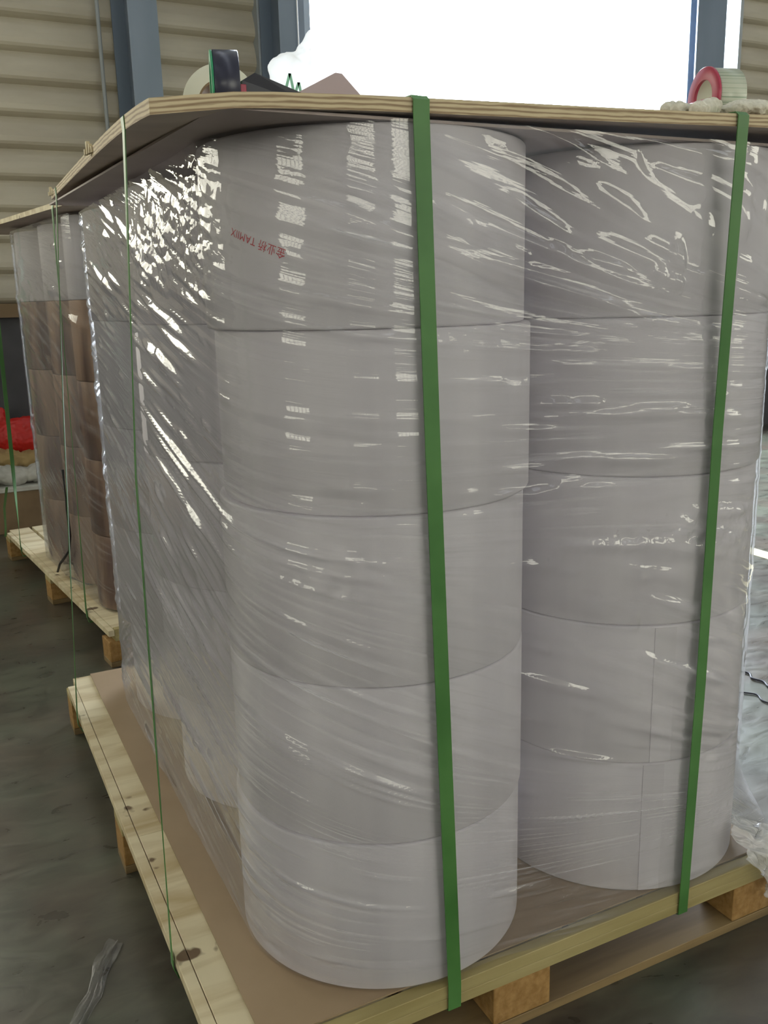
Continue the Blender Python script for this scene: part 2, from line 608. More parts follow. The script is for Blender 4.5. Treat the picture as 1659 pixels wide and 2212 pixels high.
def cord(name, pts, label, r=0.004):
    sm = []
    for i in range(len(pts) - 1):
        for k in range(8):
            t = k / 8
            p0 = Vector(pts[max(i - 1, 0)]); p1 = Vector(pts[i]); p2 = Vector(pts[i + 1]); p3 = Vector(pts[min(i + 2, len(pts) - 1)])
            sm.append(0.5 * ((2 * p1) + (p2 - p0) * t + (2 * p0 - 5 * p1 + 4 * p2 - p3) * t * t + (3 * p1 - p0 - 3 * p2 + p3) * t ** 3))
    sm.append(Vector(pts[-1]))
    return tag(tube(name, sm, r, M['wire'], seg=6), label, 'cable')


cord('floor_cable', [(2.10, 1.03, 0.005), (2.172, 0.936, 0.005), (2.15, 0.89, 0.005), (2.16, 0.85, 0.005), (2.14, 0.80, 0.005), (2.15, 0.70, 0.005)],
     'dark cord lying on the bright floor, the upper of the two')
cord('floor_cable', [(1.98, 0.90, 0.004), (2.03, 0.83, 0.004), (2.06, 0.79, 0.004), (2.04, 0.74, 0.004), (2.07, 0.66, 0.004)],
     'thin dark cord on the bright floor, the lower of the two', 0.003)


# ------------------------------------------------------------------ pallets
def pallet(name, W, D, loc, rz, label, group, deck_over=0.0):
    """deck boards along y, three bottom boards along x, nine blocks"""
    p = empty(name, loc, rz)
    tag(p, label, 'pallet', group)
    # left plank in two lengths, the rest of the top boards
    box('deck_board', (0, 0.0, 0.122), (0.022, D - 0.06, 0.145), M['deck'], p, 0.001)
    box('deck_board', (0.0235, 0.028, 0.122), (0.125, D * 0.42, 0.145), M['deck'], p, 0.001)
    box('deck_board', (0.0235, D * 0.42 + 0.001, 0.122), (0.125, D, 0.1445), M['deck'], p, 0.001)
    x = 0.14
    nb = 6
    w = (W - 0.14 - 0.014 * (nb - 1)) / nb
    for k in range(nb):
        box('deck_board', (x, 0.03, 0.122), (x + w, D, 0.145), M['deck'], p, 0.001)
        x += w + 0.014
    for k, yy in enumerate((0.0, D / 2 - 0.05, D - 0.11)):
        box('stringer_board', (0.0235 if k == 0 else 0, yy + (0.0 if k == 0 else 0), 0.100), (W, yy + (0.1 if k else 0.1), 0.1215 if k else 0.1215), M['stringer'], p, 0.001)
        box('bottom_board', (0, yy, 0.0), (W, yy + 0.10, 0.020), M['bottom'], p, 0.001)
        for xx in (0.0, W / 2 - 0.11, W - 0.125):
            box('block', (xx, yy + 0.001, 0.0205), (xx + 0.125, yy + 0.099, 0.0995), M['block'], p, 0.002)
    # front face strip over the stringer
    box('front_board', (0.0235, 0.0, 0.122), (W, 0.027, 0.147), M['stringer'], p, 0.001)
    return p


PW, PD = 1.225, 1.735
pallet('wooden_pallet', PW, PD, (0, 0, 0), 0, 'pale wooden pallet under the near wrapped stack of white rolls', 'wooden pallets under the wrapped loads')
BL = Vector((0.205, 2.12, 0))
BA = R(6.43)
pallet('wooden_pallet', 1.22, 1.88, BL, BA, 'pale wooden pallet under the brown load behind, at the left', 'wooden pallets under the wrapped loads')
tag(box('hardboard_sheet', (0.078, 0.029, 0.1475), (PW - 0.01, PD - 0.002, 0.1505), M['mdf']),
    'brown hardboard sheet lying on the near pallet under the white rolls', 'board')
hb = box('hardboard_sheet', (0.15, 0.03, 0.1475), (1.20, 1.40, 0.1505), M['mdf'])
hb.location = BL
hb.rotation_euler = (0, 0, BA)
tag(hb, 'brown board on the rear pallet under the kraft wrapped rolls', 'board')


# ------------------------------------------------------------------ paper rolls
def roll_mesh(r, h, name='paper_roll'):
    b = 0.004
    prof = [(0.04, 0.0), (r - b, 0.0), (r - b * 0.35, b * 0.35), (r, b), (r, h - b), (r - b * 0.35, h - b * 0.35), (r - b, h), (0.04, h)]
    vs, fs = [], []
    seg = 128
    n = len(prof)
    for i in range(seg):
        a = 2 * PI * i / seg
        for rr, z in prof:
            vs.append((rr * math.cos(a), rr * math.sin(a), z))
    for i in range(seg):
        j = (i + 1) % seg
        for k in range(n):
            k2 = (k + 1) % n
            fs.append((i * n + k, j * n + k, j * n + k2, i * n + k2))
    o = new_obj(name, vs, fs, M['paper'], None, True)
    auto_smooth(o, 60)
    return o


HR = 0.2815
Z0 = 0.1512
base_roll = {}


def roll(x, y, z, r, h, label, group, material='paper', rz=0.0):
    key = (round(r, 4), round(h, 4), material)
    if key in base_roll:
        o = base_roll[key].copy()
        C.objects.link(o)
    else:
        o = roll_mesh(r, h - 0.0006)
        o.data.materials[0] = M[material]
        base_roll[key] = o
    o.location = (x, y, z)
    o.rotation_euler = (0, 0, rz)
    tag(o, label, 'paper roll', group)
    return o


RANK = ['bottom', 'second from the bottom', 'middle', 'second from the top', 'top']


def flap(parent, r, a0, z0, z1, dz=0.0, name='paper_edge'):
    """the free end of the outer sheet: a thin step running up the roll"""
    vs, fs = [], []
    nn = 10
    for k in range(nn + 1):
        a = a0 + R(9) * k / nn
        rr = r + 0.0016 * (1 - k / nn)
        for z in (z0, z1):
            vs.append(((rr) * math.cos(a), (rr) * math.sin(a), z))
        for z in (z0, z1):
            vs.append(((r - 0.001) * math.cos(a), (r - 0.001) * math.sin(a), z))
    for k in range(nn):
        a, b = k * 4, (k + 1) * 4
        fs += [(a, b, b + 1, a + 1), (a + 2, a, b, b + 2)[::-1], (a + 1, b + 1, b + 3, a + 3)]
    fs += [(0, 1, 3, 2)]
    return new_obj(name, vs, fs, M['paper'], parent, False)


near = [(-0.007, 0.003, 0.273), (-0.002, 0.002, 0.272), (-0.003, 0.002, 0.272), (0.007, 0.001, 0.2725), (-0.006, 0.001, 0.272)]
top_near = None
NG = 'white paper rolls in the near wrapped stack'
for k, (dx, dy, r) in enumerate(near):
    lab = {4: 'white paper roll with upside-down red print, top of the stack at the near corner',
           3: 'white roll directly under the red-printed one, slightly wider at its right edge',
           2: 'white paper roll at mid height of the stack at the near corner',
           1: 'white paper roll resting on the lowest one of the near corner stack',
           0: 'white paper roll standing on brown board at the near corner, lowest of its stack'}[k]
    top_near = roll(0.424 + dx, 0.284 + dy, Z0 + k * HR, r, HR, lab, NG)
right = [(0.001, 0.0, 0.270), (-0.003, 0.0, 0.270), (0.0, 0.001, 0.270), (0.006, 0.0, 0.270), (0.004, 0.0, 0.270)]
right_rolls = []
for k, (dx, dy, r) in enumerate(right):
    lab = {4: 'white paper roll behind the right green strap, topmost of the right stack',
           3: 'white roll just below the top one of the right stack, jutting out at right',
           2: 'white paper roll at mid height of the right stack with stretched film creases',
           1: 'white roll of the right stack with a sheet end showing as a vertical line',
           0: 'white paper roll standing on the pallet at the right, lowest of its stack'}[k]
    right_rolls.append(roll(0.986 + dx, 0.282 + dy, Z0 + k * HR, r, HR, lab, NG, rz=0.3 * k))
for k, ang in ((0, 244), (1, 247)):
    rz = 0.3 * k
    flap(right_rolls[k], 0.270, R(ang) - rz, 0.003, HR - 0.004)
mids = [(0.03, 0.05, 0.270), (-0.004, 0, 0.270), (-0.012, 0.0, 0.270), (-0.016, 0, 0.270), (-0.006, 0, 0.270)]
for k, (dx, dy, r) in enumerate(mids):
    roll(0.424 + dx, 0.85 + dy, Z0 + k * HR, r, HR,
         'white paper roll, %s of the stack just behind the near corner' % RANK[k], NG)
backs = [(0.02, 0.03, 0.270), (-0.008, 0, 0.270), (-0.010, 0.0, 0.270), (-0.008, 0, 0.270), (-0.012, 0, 0.270)]
for k, (dx, dy, r) in enumerate(backs):
    roll(0.424 + dx, 1.41 + dy, Z0 + k * HR, r, HR,
         'white paper roll, %s of the rearmost stack at the left' % RANK[k], NG)


def printing(parent, r, a0, zc, tilt, size):
    """red upside-down print wrapped on the roll"""
    cu = bpy.data.curves.new('print_text', 'FONT')
    cu.body = '\u91d1\u4e1a\u6865 TAMIIX'
    cu.size = size
    cu.align_x = 'CENTER'
    cu.align_y = 'CENTER'
    cu.resolution_u = 3
    cu.space_character = 1.05
    tmp = bpy.data.objects.new('print_text', cu)
    C.objects.link(tmp)
    bpy.context.view_layer.update()
    dg = bpy.context.evaluated_depsgraph_get()
    me = bpy.data.meshes.new_from_object(tmp.evaluated_get(dg))
    bpy.data.objects.remove(tmp)
    bm = bmesh.new()
    bm.from_mesh(me)
    bmesh.ops.subdivide_edges(bm, edges=[e for e in bm.edges if e.calc_length() > 0.004], cuts=2)
    ca, sa = math.cos(PI + tilt), math.sin(PI + tilt)
    for v in bm.verts:
        x, y = v.co.x, v.co.y
        u = ca * x - sa * y
        w = sa * x + ca * y
        a = a0 + u / r
        v.co = Vector(((r + 0.0006) * math.cos(a), (r + 0.0006) * math.sin(a), zc + w))
    bm.to_mesh(me)
    bm.free()
    me.materials.clear()
    me.materials.append(M['ink'])
    o = bpy.data.objects.new('red_print', me)
    C.objects.link(o)
    o.parent = parent
    o['label'] = 'upside-down red stamped characters'
    return o


printing(top_near, 0.272, R(209), 1.405 - (Z0 + 4 * HR), R(-20), 0.0165)

# brown load on the rear pallet
ca, sa = math.cos(BA), math.sin(BA)


def bl(x, y, z=0.0):
    return (BL.x + ca * x - sa * y, BL.y + sa * x + ca * y, z)


RG = 'paper rolls in the rear wrapped stack'
for j, yy in enumerate((0.30, 0.72, 1.14)):
    for k in range(5):
        x, y, _ = bl(0.275 + 0.006 * ((k * 3 + j * 2) % 3 - 1), yy)
        pos = ['front', 'middle', 'rear'][j]
        if k < 4:
            roll(x, y, Z0 + k * 0.2965, 0.2085, 0.2965,
                 'brown kraft roll, %s of the %s stack on the rear pallet' % (['bottom', 'second from bottom', 'third from bottom', 'uppermost brown one'][k], pos),
                 RG, 'kraft', rz=1.3 * k + j)
        else:
            roll(x, y, Z0 + k * 0.2965, 0.2085, 0.2965,
                 'white paper roll on top of the brown rolls, %s stack of the rear pallet' % pos, RG, 'paper')


# ------------------------------------------------------------------ lids
def lid_grid(name, W, D, zf, th, material, under, parent=None, nx=24, ny=24, skew=0.0, ox=0.0, oy=0.0):
    """a bent plywood sheet: top, underside and layered edges with uv running through the thickness"""
    vs, uv, fs, mi = [], [], [], []
    cs, sn = math.cos(skew), math.sin(skew)
    def P(i, j, t):
        x, y = W * i / nx, D * j / ny
        X, Y = ox + cs * x - sn * y, oy + sn * x + cs * y
        return (X, Y, zf(x, y) - th * (1 - t))
    def quad(a, b, c, d, ua, ub, uc, ud, mm):
        k = len(vs)
        vs.extend([a, b, c, d])
        uv.extend([ua, ub, uc, ud])
        fs.append((k, k + 1, k + 2, k + 3))
        mi.append(mm)
    for i in range(nx):
        for j in range(ny):
            quad(P(i, j, 1), P(i + 1, j, 1), P(i + 1, j + 1, 1), P(i, j + 1, 1), (i * .1, 3.1), (i * .1, 3.1), (i * .1, 3.1), (i * .1, 3.1), 0)
            quad(P(i, j + 1, 0), P(i + 1, j + 1, 0), P(i + 1, j, 0), P(i, j, 0), (0, 0), (0, 0), (0, 0), (0, 0), 1)
    for i in range(nx):
        a, b = i * W / nx, (i + 1) * W / nx
        quad(P(i, 0, 0), P(i + 1, 0, 0), P(i + 1, 0, 1), P(i, 0, 1), (a, 0), (b, 0), (b, 1), (a, 1), 0)
        quad(P(i + 1, ny, 0), P(i, ny, 0), P(i, ny, 1), P(i + 1, ny, 1), (a, 0), (b, 0), (b, 1), (a, 1), 0)
    for j in range(ny):
        a, b = 3 + j * D / ny, 3 + (j + 1) * D / ny
        quad(P(0, j + 1, 0), P(0, j, 0), P(0, j, 1), P(0, j + 1, 1), (b, 0), (a, 0), (a, 1), (b, 1), 0)
        quad(P(nx, j, 0), P(nx, j + 1, 0), P(nx, j + 1, 1), P(nx, j, 1), (a, 0), (b, 0), (b, 1), (a, 1), 0)
    o = new_obj(name, vs, fs, [material, under], parent, False, uv)
    o.data.polygons.foreach_set('material_index', mi)
    bm = bmesh.new()
    bm.from_mesh(o.data)
    bmesh.ops.remove_doubles(bm, verts=bm.verts, dist=1e-5)
    bm.to_mesh(o.data)
    bm.free()
    return o


def lid_z(x, y):
    bend = float(np.interp(x, [0, .12, .3, .7, 1.0, 1.3], [-.019, -.004, 0.001, .006, .011, .012]))
    if bend < 0:
        bend *= math.exp(-y / 0.25)
    return 1.585 + 0.029 * y + bend


LSK = R(-3.3)
lid = lid_grid('plywood_lid', 1.28, 1.66, lid_z, 0.0195, M['ply'], M['under'], skew=LSK, ox=0.008, oy=0.023)
tag(lid, 'plywood board covering the near stack of white rolls, with a layered edge', 'board')
for i, (x, y) in enumerate(((0.0, 0.62), (0.001, 1.60))):
    bm = bmesh.new()
    P0 = Vector((0.008 + math.cos(LSK) * x - math.sin(LSK) * y, 0.023 + math.sin(LSK) * x + math.cos(LSK) * y, lid_z(x, y)))
    for q in range(4):
        a = Vector((-0.004 - 0.002 * q, 0.012 * q - 0.02, -0.012))
        add_box(bm, P0 + a, P0 + a + Vector((0.006, 0.010, 0.010 + 0.006 * ((q * 7) % 3))))
    from_bm('splintered_edge', bm, M['deck'], lid)
ib = lid_grid('inner_board', 1.17, 1.63, lambda x, y: 1.5635 + 0.022 * y, 0.004, M['inner'], M['inner'], ox=0.092, oy=0.022, nx=4, ny=4)
tag(ib, 'thin grey board between the plywood board and the tops of the white rolls', 'board')
lid2 = lid_grid('plywood_lid', 1.22, 1.9, lambda x, y: 1.658 + 0.017 * y, 0.018, M['deck'], M['under'], nx=8, ny=12)
lid2.location = BL
lid2.rotation_euler = (0, 0, BA)
lid2.location = Vector(bl(-0.01, -0.05))
tag(lid2, 'pale board covering the brown load on the rear pallet', 'board')


# ------------------------------------------------------------------ stretch film
def wrap_path(x0, x1, y0, y1, rr, s_list_fn=None):
    pass


def film(name, x0, x1, y0, y1, rad, z0, z1, ds, dv, slopeL, slopeF, nridge, material, label, majors=(), crumple=(), flare=0.0, seed=1,
         loc=(0, 0, 0), rz=0.0, amp=1.0):
    """film sleeve round a stack: starts at the far right corner, runs along the back, the left, the front, the right"""
    g = np.random.default_rng(seed)
    ly, lx = (y1 - y0) - 2 * rad, (x1 - x0) - 2 * rad
    q = rad * PI / 2
    # segment lengths: back, corner BL, left, corner FL, front, corner FR, right, corner BR
    segs = [lx, q, ly, q, lx, q, ly, q]
    cum = np.concatenate([[0], np.cumsum(segs)])
    total = cum[-1]
    s = []
    t = 0.0
    while t < total - 1e-6:
        s.append(t)
        vis = cum[1] + 0.1 < t < cum[6] + 0.05
        t += ds if vis else ds * 6
    s = np.array(s)
    v = np.arange(z0, z1 + dv * 0.5, dv)
    nS, nV = len(s), len(v)

    def xy(sv, radf):
        """radf: corner radius scale of the front right corner by height (array over v)"""
        X = np.zeros((nV, nS)); Y = np.zeros((nV, nS)); NX = np.zeros((nV, nS)); NY = np.zeros((nV, nS))
        for j, t in enumerate(s):
            k = int(np.searchsorted(cum, t, side='right') - 1)
            k = min(k, 7)
            u = t - cum[k]
            if k == 0: p = (x1 - rad - u, y1); nn = (0, 1)
            elif k == 1:
                a = PI / 2 + u / rad; p = (x0 + rad + rad * math.cos(a), y1 - rad + rad * math.sin(a)); nn = (math.cos(a), math.sin(a))
            elif k == 2: p = (x0, y1 - rad - u); nn = (-1, 0)
            elif k == 3:
                a = PI + u / rad; p = (x0 + rad + rad * math.cos(a), y0 + rad + rad * math.sin(a)); nn = (math.cos(a), math.sin(a))
            elif k == 4: p = (x0 + rad + u, y0); nn = (0, -1)
            elif k == 5:
                a = 1.5 * PI + u / rad; p = (x1 - rad + rad * math.cos(a), y0 + rad + rad * math.sin(a)); nn = (math.cos(a), math.sin(a))
            elif k == 6: p = (x1, y0 + rad + u); nn = (1, 0)
            else:
                a = u / rad; p = (x1 - rad + rad * math.cos(a), y1 - rad + rad * math.sin(a)); nn = (math.cos(a), math.sin(a))
            X[:, j], Y[:, j], NX[:, j], NY[:, j] = p[0], p[1], nn[0], nn[1]
            if k == 5 and flare:
                ex = (rad / max(abs(nn[0]), abs(nn[1])) - rad)
                X[:, j] += nn[0] * ex * radf * 0.85
                Y[:, j] += nn[1] * ex * radf * 0.85
        return X, Y, NX, NY

    radf = np.clip((0.34 - v) / 0.16, 0, 1) ** 1.5
    X, Y, NX, NY = xy(s, radf)
    S, V = np.meshgrid(s, v)
    # stretch lines: q is constant along a crease
    vp = np.arange(z0 - 1.5, z1 + 1.5, dv)
    kl = np.interp(vp, *slopeL)
    kf = np.interp(vp, *slopeF)
    Q = np.zeros((nV, nS))
    qc = vp.copy()
    mid = cum[3] + q * 0.4
    for j, t in enumerate(s):
        w = np.clip((t - (mid - 0.15)) / 0.30, 0, 1)
        k = kl * (1 - w) + kf * w
        if j:
            d = s[j] - s[j - 1]
            qc = np.interp(vp + k * d, vp, qc)
        Q[:, j] = np.interp(v, vp, qc)
    # ridges
    Hh = np.zeros((nV, nS))
    sa_, sb_ = cum[1], cum[6] + 0.05

    def ridge(sc, vc, L, wd, A, jit=0.0):
        j = int(np.searchsorted(s, sc))
        j = min(max(j, 0), nS - 1)
        i = int(np.clip((vc - z0) / dv, 0, nV - 1))
        q0 = Q[i, j]
        j0, j1 = np.searchsorted(s, sc - L * 1.3), np.searchsorted(s, sc + L * 1.3)
        if j1 - j0 < 3:
            return
        ss = s[j0:j1][None, :]
        dq = Q[:, j0:j1] - q0 - jit * (ss - sc)
        tap = np.exp(-((ss - sc) / (L * 0.55)) ** 4)
        Hh[:, j0:j1] += A * tap * np.exp(-(dq / (wd * (0.35 + 0.65 * tap))) ** 2)

    for _ in range(nridge):
        sc = g.uniform(sa_, sb_)
        vc = g.uniform(z0, z1)
        near_c = cum[3] + 0.05 < sc < cum[4] + 0.10
        if near_c and g.random() < 0.55:
            continue
        am = amp * (0.6 if near_c else 0.85 if sc < cum[3] else 1.0)
        L = g.uniform(0.03, 0.16) if g.random() < 0.7 else g.uniform(0.15, 0.4)
        wd = g.uniform(0.0026, 0.0075)
        ridge(sc, vc, L, wd, am * wd * g.uniform(0.2, 0.95) * (1 if g.random() < 0.8 else -1), g.normal(0, 0.03))
    for (sc, vc, L, wd, A) in majors:
        ridge(sc, vc, L, wd, A)
    # broad soft undulation and crumpled zones
    def vnoise(fx, fy, seed2):
        gg = np.random.default_rng(seed2)
        out = np.zeros((nV, nS))
        for _ in range(14):
            a1, a2, ph = gg.normal(0, fx), gg.normal(0, fy), gg.uniform(0, 6.28)
            out += np.sin(a1 * S + a2 * V + ph)
        return out / 5
    Hh += 0.0006 * vnoise(12, 18, seed + 5)
    for (sc, vc, rs, rv, A) in crumple:
        m_ = np.exp(-((S - sc) / rs) ** 2 - ((V - vc) / rv) ** 2)
        Hh += A * m_ * np.abs(vnoise(70, 110, seed + 9)) + A * 0.6 * m_ * np.abs(vnoise(170, 200, seed + 11))
    Hh *= 1 - 0.65 * np.clip((S - cum[5] - 0.05) / 0.12, 0, 1)
    Hh = np.maximum(Hh + 0.0022, 0.0008)
    X += NX * Hh
    Y += NY * Hh
    Z = V.copy()
    # the hem of the film drawn down over the pallet edge
    if flare:
        wf = np.clip((S - (cum[4] + 0.1)) / 0.3, 0, 1) * np.clip((cum[6] - S) / 0.1, 0, 1)
        dn = np.clip((0.30 - V) / (0.30 - z0), 0, 1) ** 1.6
        Z -= wf * dn * 0.040
        Y -= wf * dn * 0.004 * (NY < -0.5)
    verts = np.stack([X, Y, Z], -1).reshape(-1, 3)
    faces = []
    idx = np.arange(nV * nS).reshape(nV, nS)
    a = idx[:-1, :]
    b = np.roll(idx, -1, axis=1)[:-1, :]
    c_ = np.roll(idx, -1, axis=1)[1:, :]
    d = idx[1:, :]
    faces = np.stack([a, b, c_, d], -1).reshape(-1, 4)
    me = bpy.data.meshes.new(name)
    me.vertices.add(len(verts))
    me.vertices.foreach_set('co', verts.astype(np.float32).ravel())
    me.loops.add(faces.size)
    me.loops.foreach_set('vertex_index', faces.astype(np.int32).ravel())
    me.polygons.add(len(faces))
    me.polygons.foreach_set('loop_start', np.arange(0, faces.size, 4, dtype=np.int32))
    me.update(calc_edges=True)
    ul = me.uv_layers.new(name='UVMap')
    uv = np.stack([S, Q], -1).reshape(-1, 2)
    ul.data.foreach_set('uv', uv[faces.ravel()].astype(np.float32).ravel())
    me.polygons.foreach_set('use_smooth', np.ones(len(faces), dtype=bool))
    me.materials.append(material)
    me.validate()
    o = bpy.data.objects.new(name, me)
    C.objects.link(o)
    o.location = loc
    o.rotation_euler = (0, 0, rz)
    tag(o, label, 'stretch film', 'stretch films round the loads')
    return o, cum


FR = 0.2785
fx0, fx1, fy0, fy1 = 0.1415, 1.2635, 0.008, 1.716
_lx, _ly, _q = (fx1 - fx0) - 2 * FR, (fy1 - fy0) - 2 * FR, FR * PI / 2
sL = _lx + _q                    # start of the left face (y = fy1 - FR)
sC = sL + _ly                    # start of the near corner
sF = sC + _q                     # start of the front face (x = fx0 + FR)


def sl(y):                       # left face arc length at y
    return sL + (fy1 - FR - y)


def sf(x):
    return sF + (x - fx0 - FR)


slopeL = ([0.15, 0.4, 0.6, 0.8, 1.0, 1.15, 1.3, 1.45, 1.57], [0.12, 0.10, 0.12, 0.30, 0.22, 0.20, 0.22, 0.35, 0.2])
slopeF = ([0.12, 0.2, 0.3, 0.42, 0.55, 0.7, 0.84, 0.93, 1.0, 1.1, 1.22, 1.34, 1.45, 1.54, 1.58],
          [-0.05, 0.05, 0.12, 0.28, 0.48, 0.45, 0.28, 0.10, 0.06, 0.05, 0.08, 0.25, 0.36, 0.22, 0.1])
maj = [
    (sl(0.60), 1.295, 0.26, 0.010, 0.010), (sl(0.64), 1.215, 0.22, 0.011, 0.011), (sl(0.50), 1.245, 0.24, 0.007, 0.006),
    (sl(0.60), 1.05, 0.45, 0.011, 0.010), (sl(0.55), 1.015, 0.40, 0.008, 0.008), (sl(0.60), 0.97, 0.42, 0.009, 0.007),
    (sl(0.55), 1.08, 0.35, 0.006, 0.006), (sl(0.50), 0.94, 0.30, 0.006, 0.005), (sl(0.62), 0.72, 0.35, 0.007, 0.006),
    (sl(0.60), 0.57, 0.40, 0.006, 0.005), (sl(0.70), 0.66, 0.30, 0.006, 0.005), (sl(0.45), 0.50, 0.25, 0.005, 0.004),
    (sC + 0.12, 0.955, 0.34, 0.007, 0.007), (sC + 0.14, 0.925, 0.34, 0.005, 0.005), (sC + 0.10, 0.905, 0.34, 0.004, 0.004),
    (sC + 0.20, 0.605, 0.38, 0.008, 0.007), (sC + 0.22, 0.580, 0.38, 0.006, 0.006), (sC + 0.24, 0.560, 0.34, 0.005, 0.005),
    (sC + 0.16, 0.83, 0.34, 0.004, 0.0035), (sC + 0.20, 0.74, 0.30, 0.004, 0.0035), (sC + 0.22, 0.43, 0.32, 0.004, 0.004),
    (sC + 0.24, 0.33, 0.30, 0.004, 0.004), (sC + 0.22, 1.33, 0.30, 0.005, 0.004), (sC + 0.20, 1.47, 0.30, 0.005, 0.004),
    (sC + 0.26, 1.28, 0.20, 0.004, 0.0035), (sC + 0.12, 1.16, 0.22, 0.004, 0.003), (sf(0.62), 1.33, 0.22, 0.008, 0.006), (sf(0.66), 1.31, 0.20, 0.006, 0.005),
    (sf(0.60), 1.235, 0.20, 0.006, 0.005), (sf(0.62), 0.405, 0.20, 0.007, 0.005), (sf(0.66), 0.24, 0.20, 0.008, 0.005),
    (sf(0.66), 1.06, 0.10, 0.006, 0.005), (sf(0.9), 1.19, 0.10, 0.006, 0.006), (sf(0.62), 1.15, 0.05, 0.009, 0.009),
    (sf(0.68), 1.145, 0.06, 0.008, 0.008), (sf(0.86), 1.375, 0.03, 0.010, 0.009), (sf(0.86), 1.335, 0.03, 0.008, 0.008),
]
cru = [(sl(0.62), 1.43, 0.20, 0.06, 0.006), (sl(0.32), 1.45, 0.10, 0.10, 0.0045), (sf(0.80), 0.90, 0.26, 0.035, 0.003),
       (sf(1.02), 0.88, 0.12, 0.05, 0.003), (sC + 0.30, 0.90, 0.16, 0.05, 0.0022), (sf(0.48), 1.25, 0.08, 0.02, 0.003)]
flm, _c = film('stretch_film', fx0, fx1, fy0, fy1, FR, 0.157, 1.5625, 0.0042, 0.0040, slopeL, slopeF, 1250, M['film'],
               'clear stretch film wrapped in diagonal creases round the white rolls', maj, cru, flare=1.0, seed=3)
flm2, _c2 = film('stretch_film', 0.052, 1.17, 0.08, 1.362, 0.222, 0.157, 1.635, 0.012, 0.008,
                 ([0, 0.5, 1.0, 1.6], [0.35, 0.4, 0.45, 0.1]), ([0, 2], [0.2, 0.2]), 260, M['film_far'],
                 'hazy stretch film wrapped round the brown rolls on the rear pallet', seed=8, loc=BL, rz=BA, amp=1.6)


def crumple_sheet(name, path, width, material, parent=None, amp=0.012, seed=0, n=60, mcols=22):
    """a gathered strip of plastic following a path"""
    vs, uv, fs = [], [], []
    path = [Vector(p) for p in path]
    for i in range(n + 1):
        t = i / n * (len(path) - 1)
        k = min(int(t), len(path) - 2)
        f = t - k
        p = path[k].lerp(path[k + 1], f)
        d = (path[k + 1] - path[k]).normalized()
        side = d.cross(Vector((0, -0.6, 0.8))).normalized()
        up = side.cross(d)
        for j in range(mcols + 1):
            u = j / mcols - 0.5
            w = width(i / n) if callable(width) else width
            nz_ = noise.noise(Vector((u * 6, i * 0.07, seed))) + 0.5 * noise.noise(Vector((u * 14, i * 0.12, seed + 7)))
            nz2 = noise.noise(Vector((u * 3 + 3, i * 0.12, seed + 20)))
            vs.append(p + side * (u * w + nz2 * w * 0.15) + up * (nz_ * amp))
            uv.append((i / n * 0.4, u * w * 2))
    for i in range(n):
        for j in range(mcols):
            a = i * (mcols + 1) + j
            fs.append((a, a + 1, a + mcols + 2, a + mcols + 1))
    return new_obj(name, vs, fs, material, parent, True, uv)


crumple_sheet('film_tail', [(1.10, 0.02, 0.24), (1.15, -0.012, 0.205), (1.20, -0.02, 0.195), (1.27, -0.03, 0.215)],
              lambda t: 0.05 + 0.03 * math.sin(t * 3), M['film_tail'], flm, 0.016, 3)
crumple_sheet('film_tail', [(1.12, -0.004, 0.21), (1.165, -0.020, 0.16), (1.185, -0.024, 0.115), (1.19, -0.022, 0.085)],
              lambda t: 0.085 - 0.02 * t, M['film_tail'], flm, 0.010, 11)
crumple_sheet('film_tail', [(1.20, -0.02, 0.185), (1.225, -0.03, 0.13), (1.225, -0.03, 0.06), (1.235, -0.04, 0.012)],
              lambda t: 0.06 + 0.02 * t, M['film_tail'], flm, 0.014, 17)


# ------------------------------------------------------------------ straps
def ribbon(name, pts, width, label, th=0.0009, sub=6, group='green straps'):
    """pts: (position, width direction); closed loop if the last equals the first"""
    P = [Vector(p[0]) for p in pts]
    Wd = [Vector(p[1]).normalized() for p in pts]
    pos, wd = [], []
    for i in range(len(P) - 1):
        L = (P[i + 1] - P[i]).length
        nn = max(1, int(L / 0.04)) if L > 0.05 else 1
        for k in range(nn):
            t = k / nn
            pos.append(P[i].lerp(P[i + 1], t))
            wd.append(Wd[i].lerp(Wd[i + 1], t).normalized())
    pos.append(P[-1]); wd.append(Wd[-1])
    n = len(pos)
    vs, fs = [], []
    for i in range(n):
        t = (pos[min(i + 1, n - 1)] - pos[max(i - 1, 0)]).normalized()
        nn = t.cross(wd[i]).normalized()
        w = wd[i] * width / 2
        for a, b in ((-1, -1), (1, -1), (1, 1), (-1, 1)):
            vs.append(pos[i] + w * a + nn * th * b)
    for i in range(n - 1):
        for k in range(4):
            k2 = (k + 1) % 4
            fs.append((i * 4 + k, i * 4 + k2, (i + 1) * 4 + k2, (i + 1) * 4 + k))
    fs += [(3, 2, 1, 0), tuple((n - 1) * 4 + k for k in range(4))]
    o = new_obj(name, vs, fs, M['strap'])
    tag(o, label, 'strap', group)
    return o


ex = (1, 0, 0)


def lz(x, y):
    """lid top height at world x, y"""
    dx, dy = x - 0.008, y - 0.023
    u = math.cos(LSK) * dx + math.sin(LSK) * dy
    w = -math.sin(LSK) * dx + math.cos(LSK) * dy
    return lid_z(max(u, 0), w), w


def lid_front_y(x):
    return 0.023 + math.tan(LSK) * (x - 0.008)


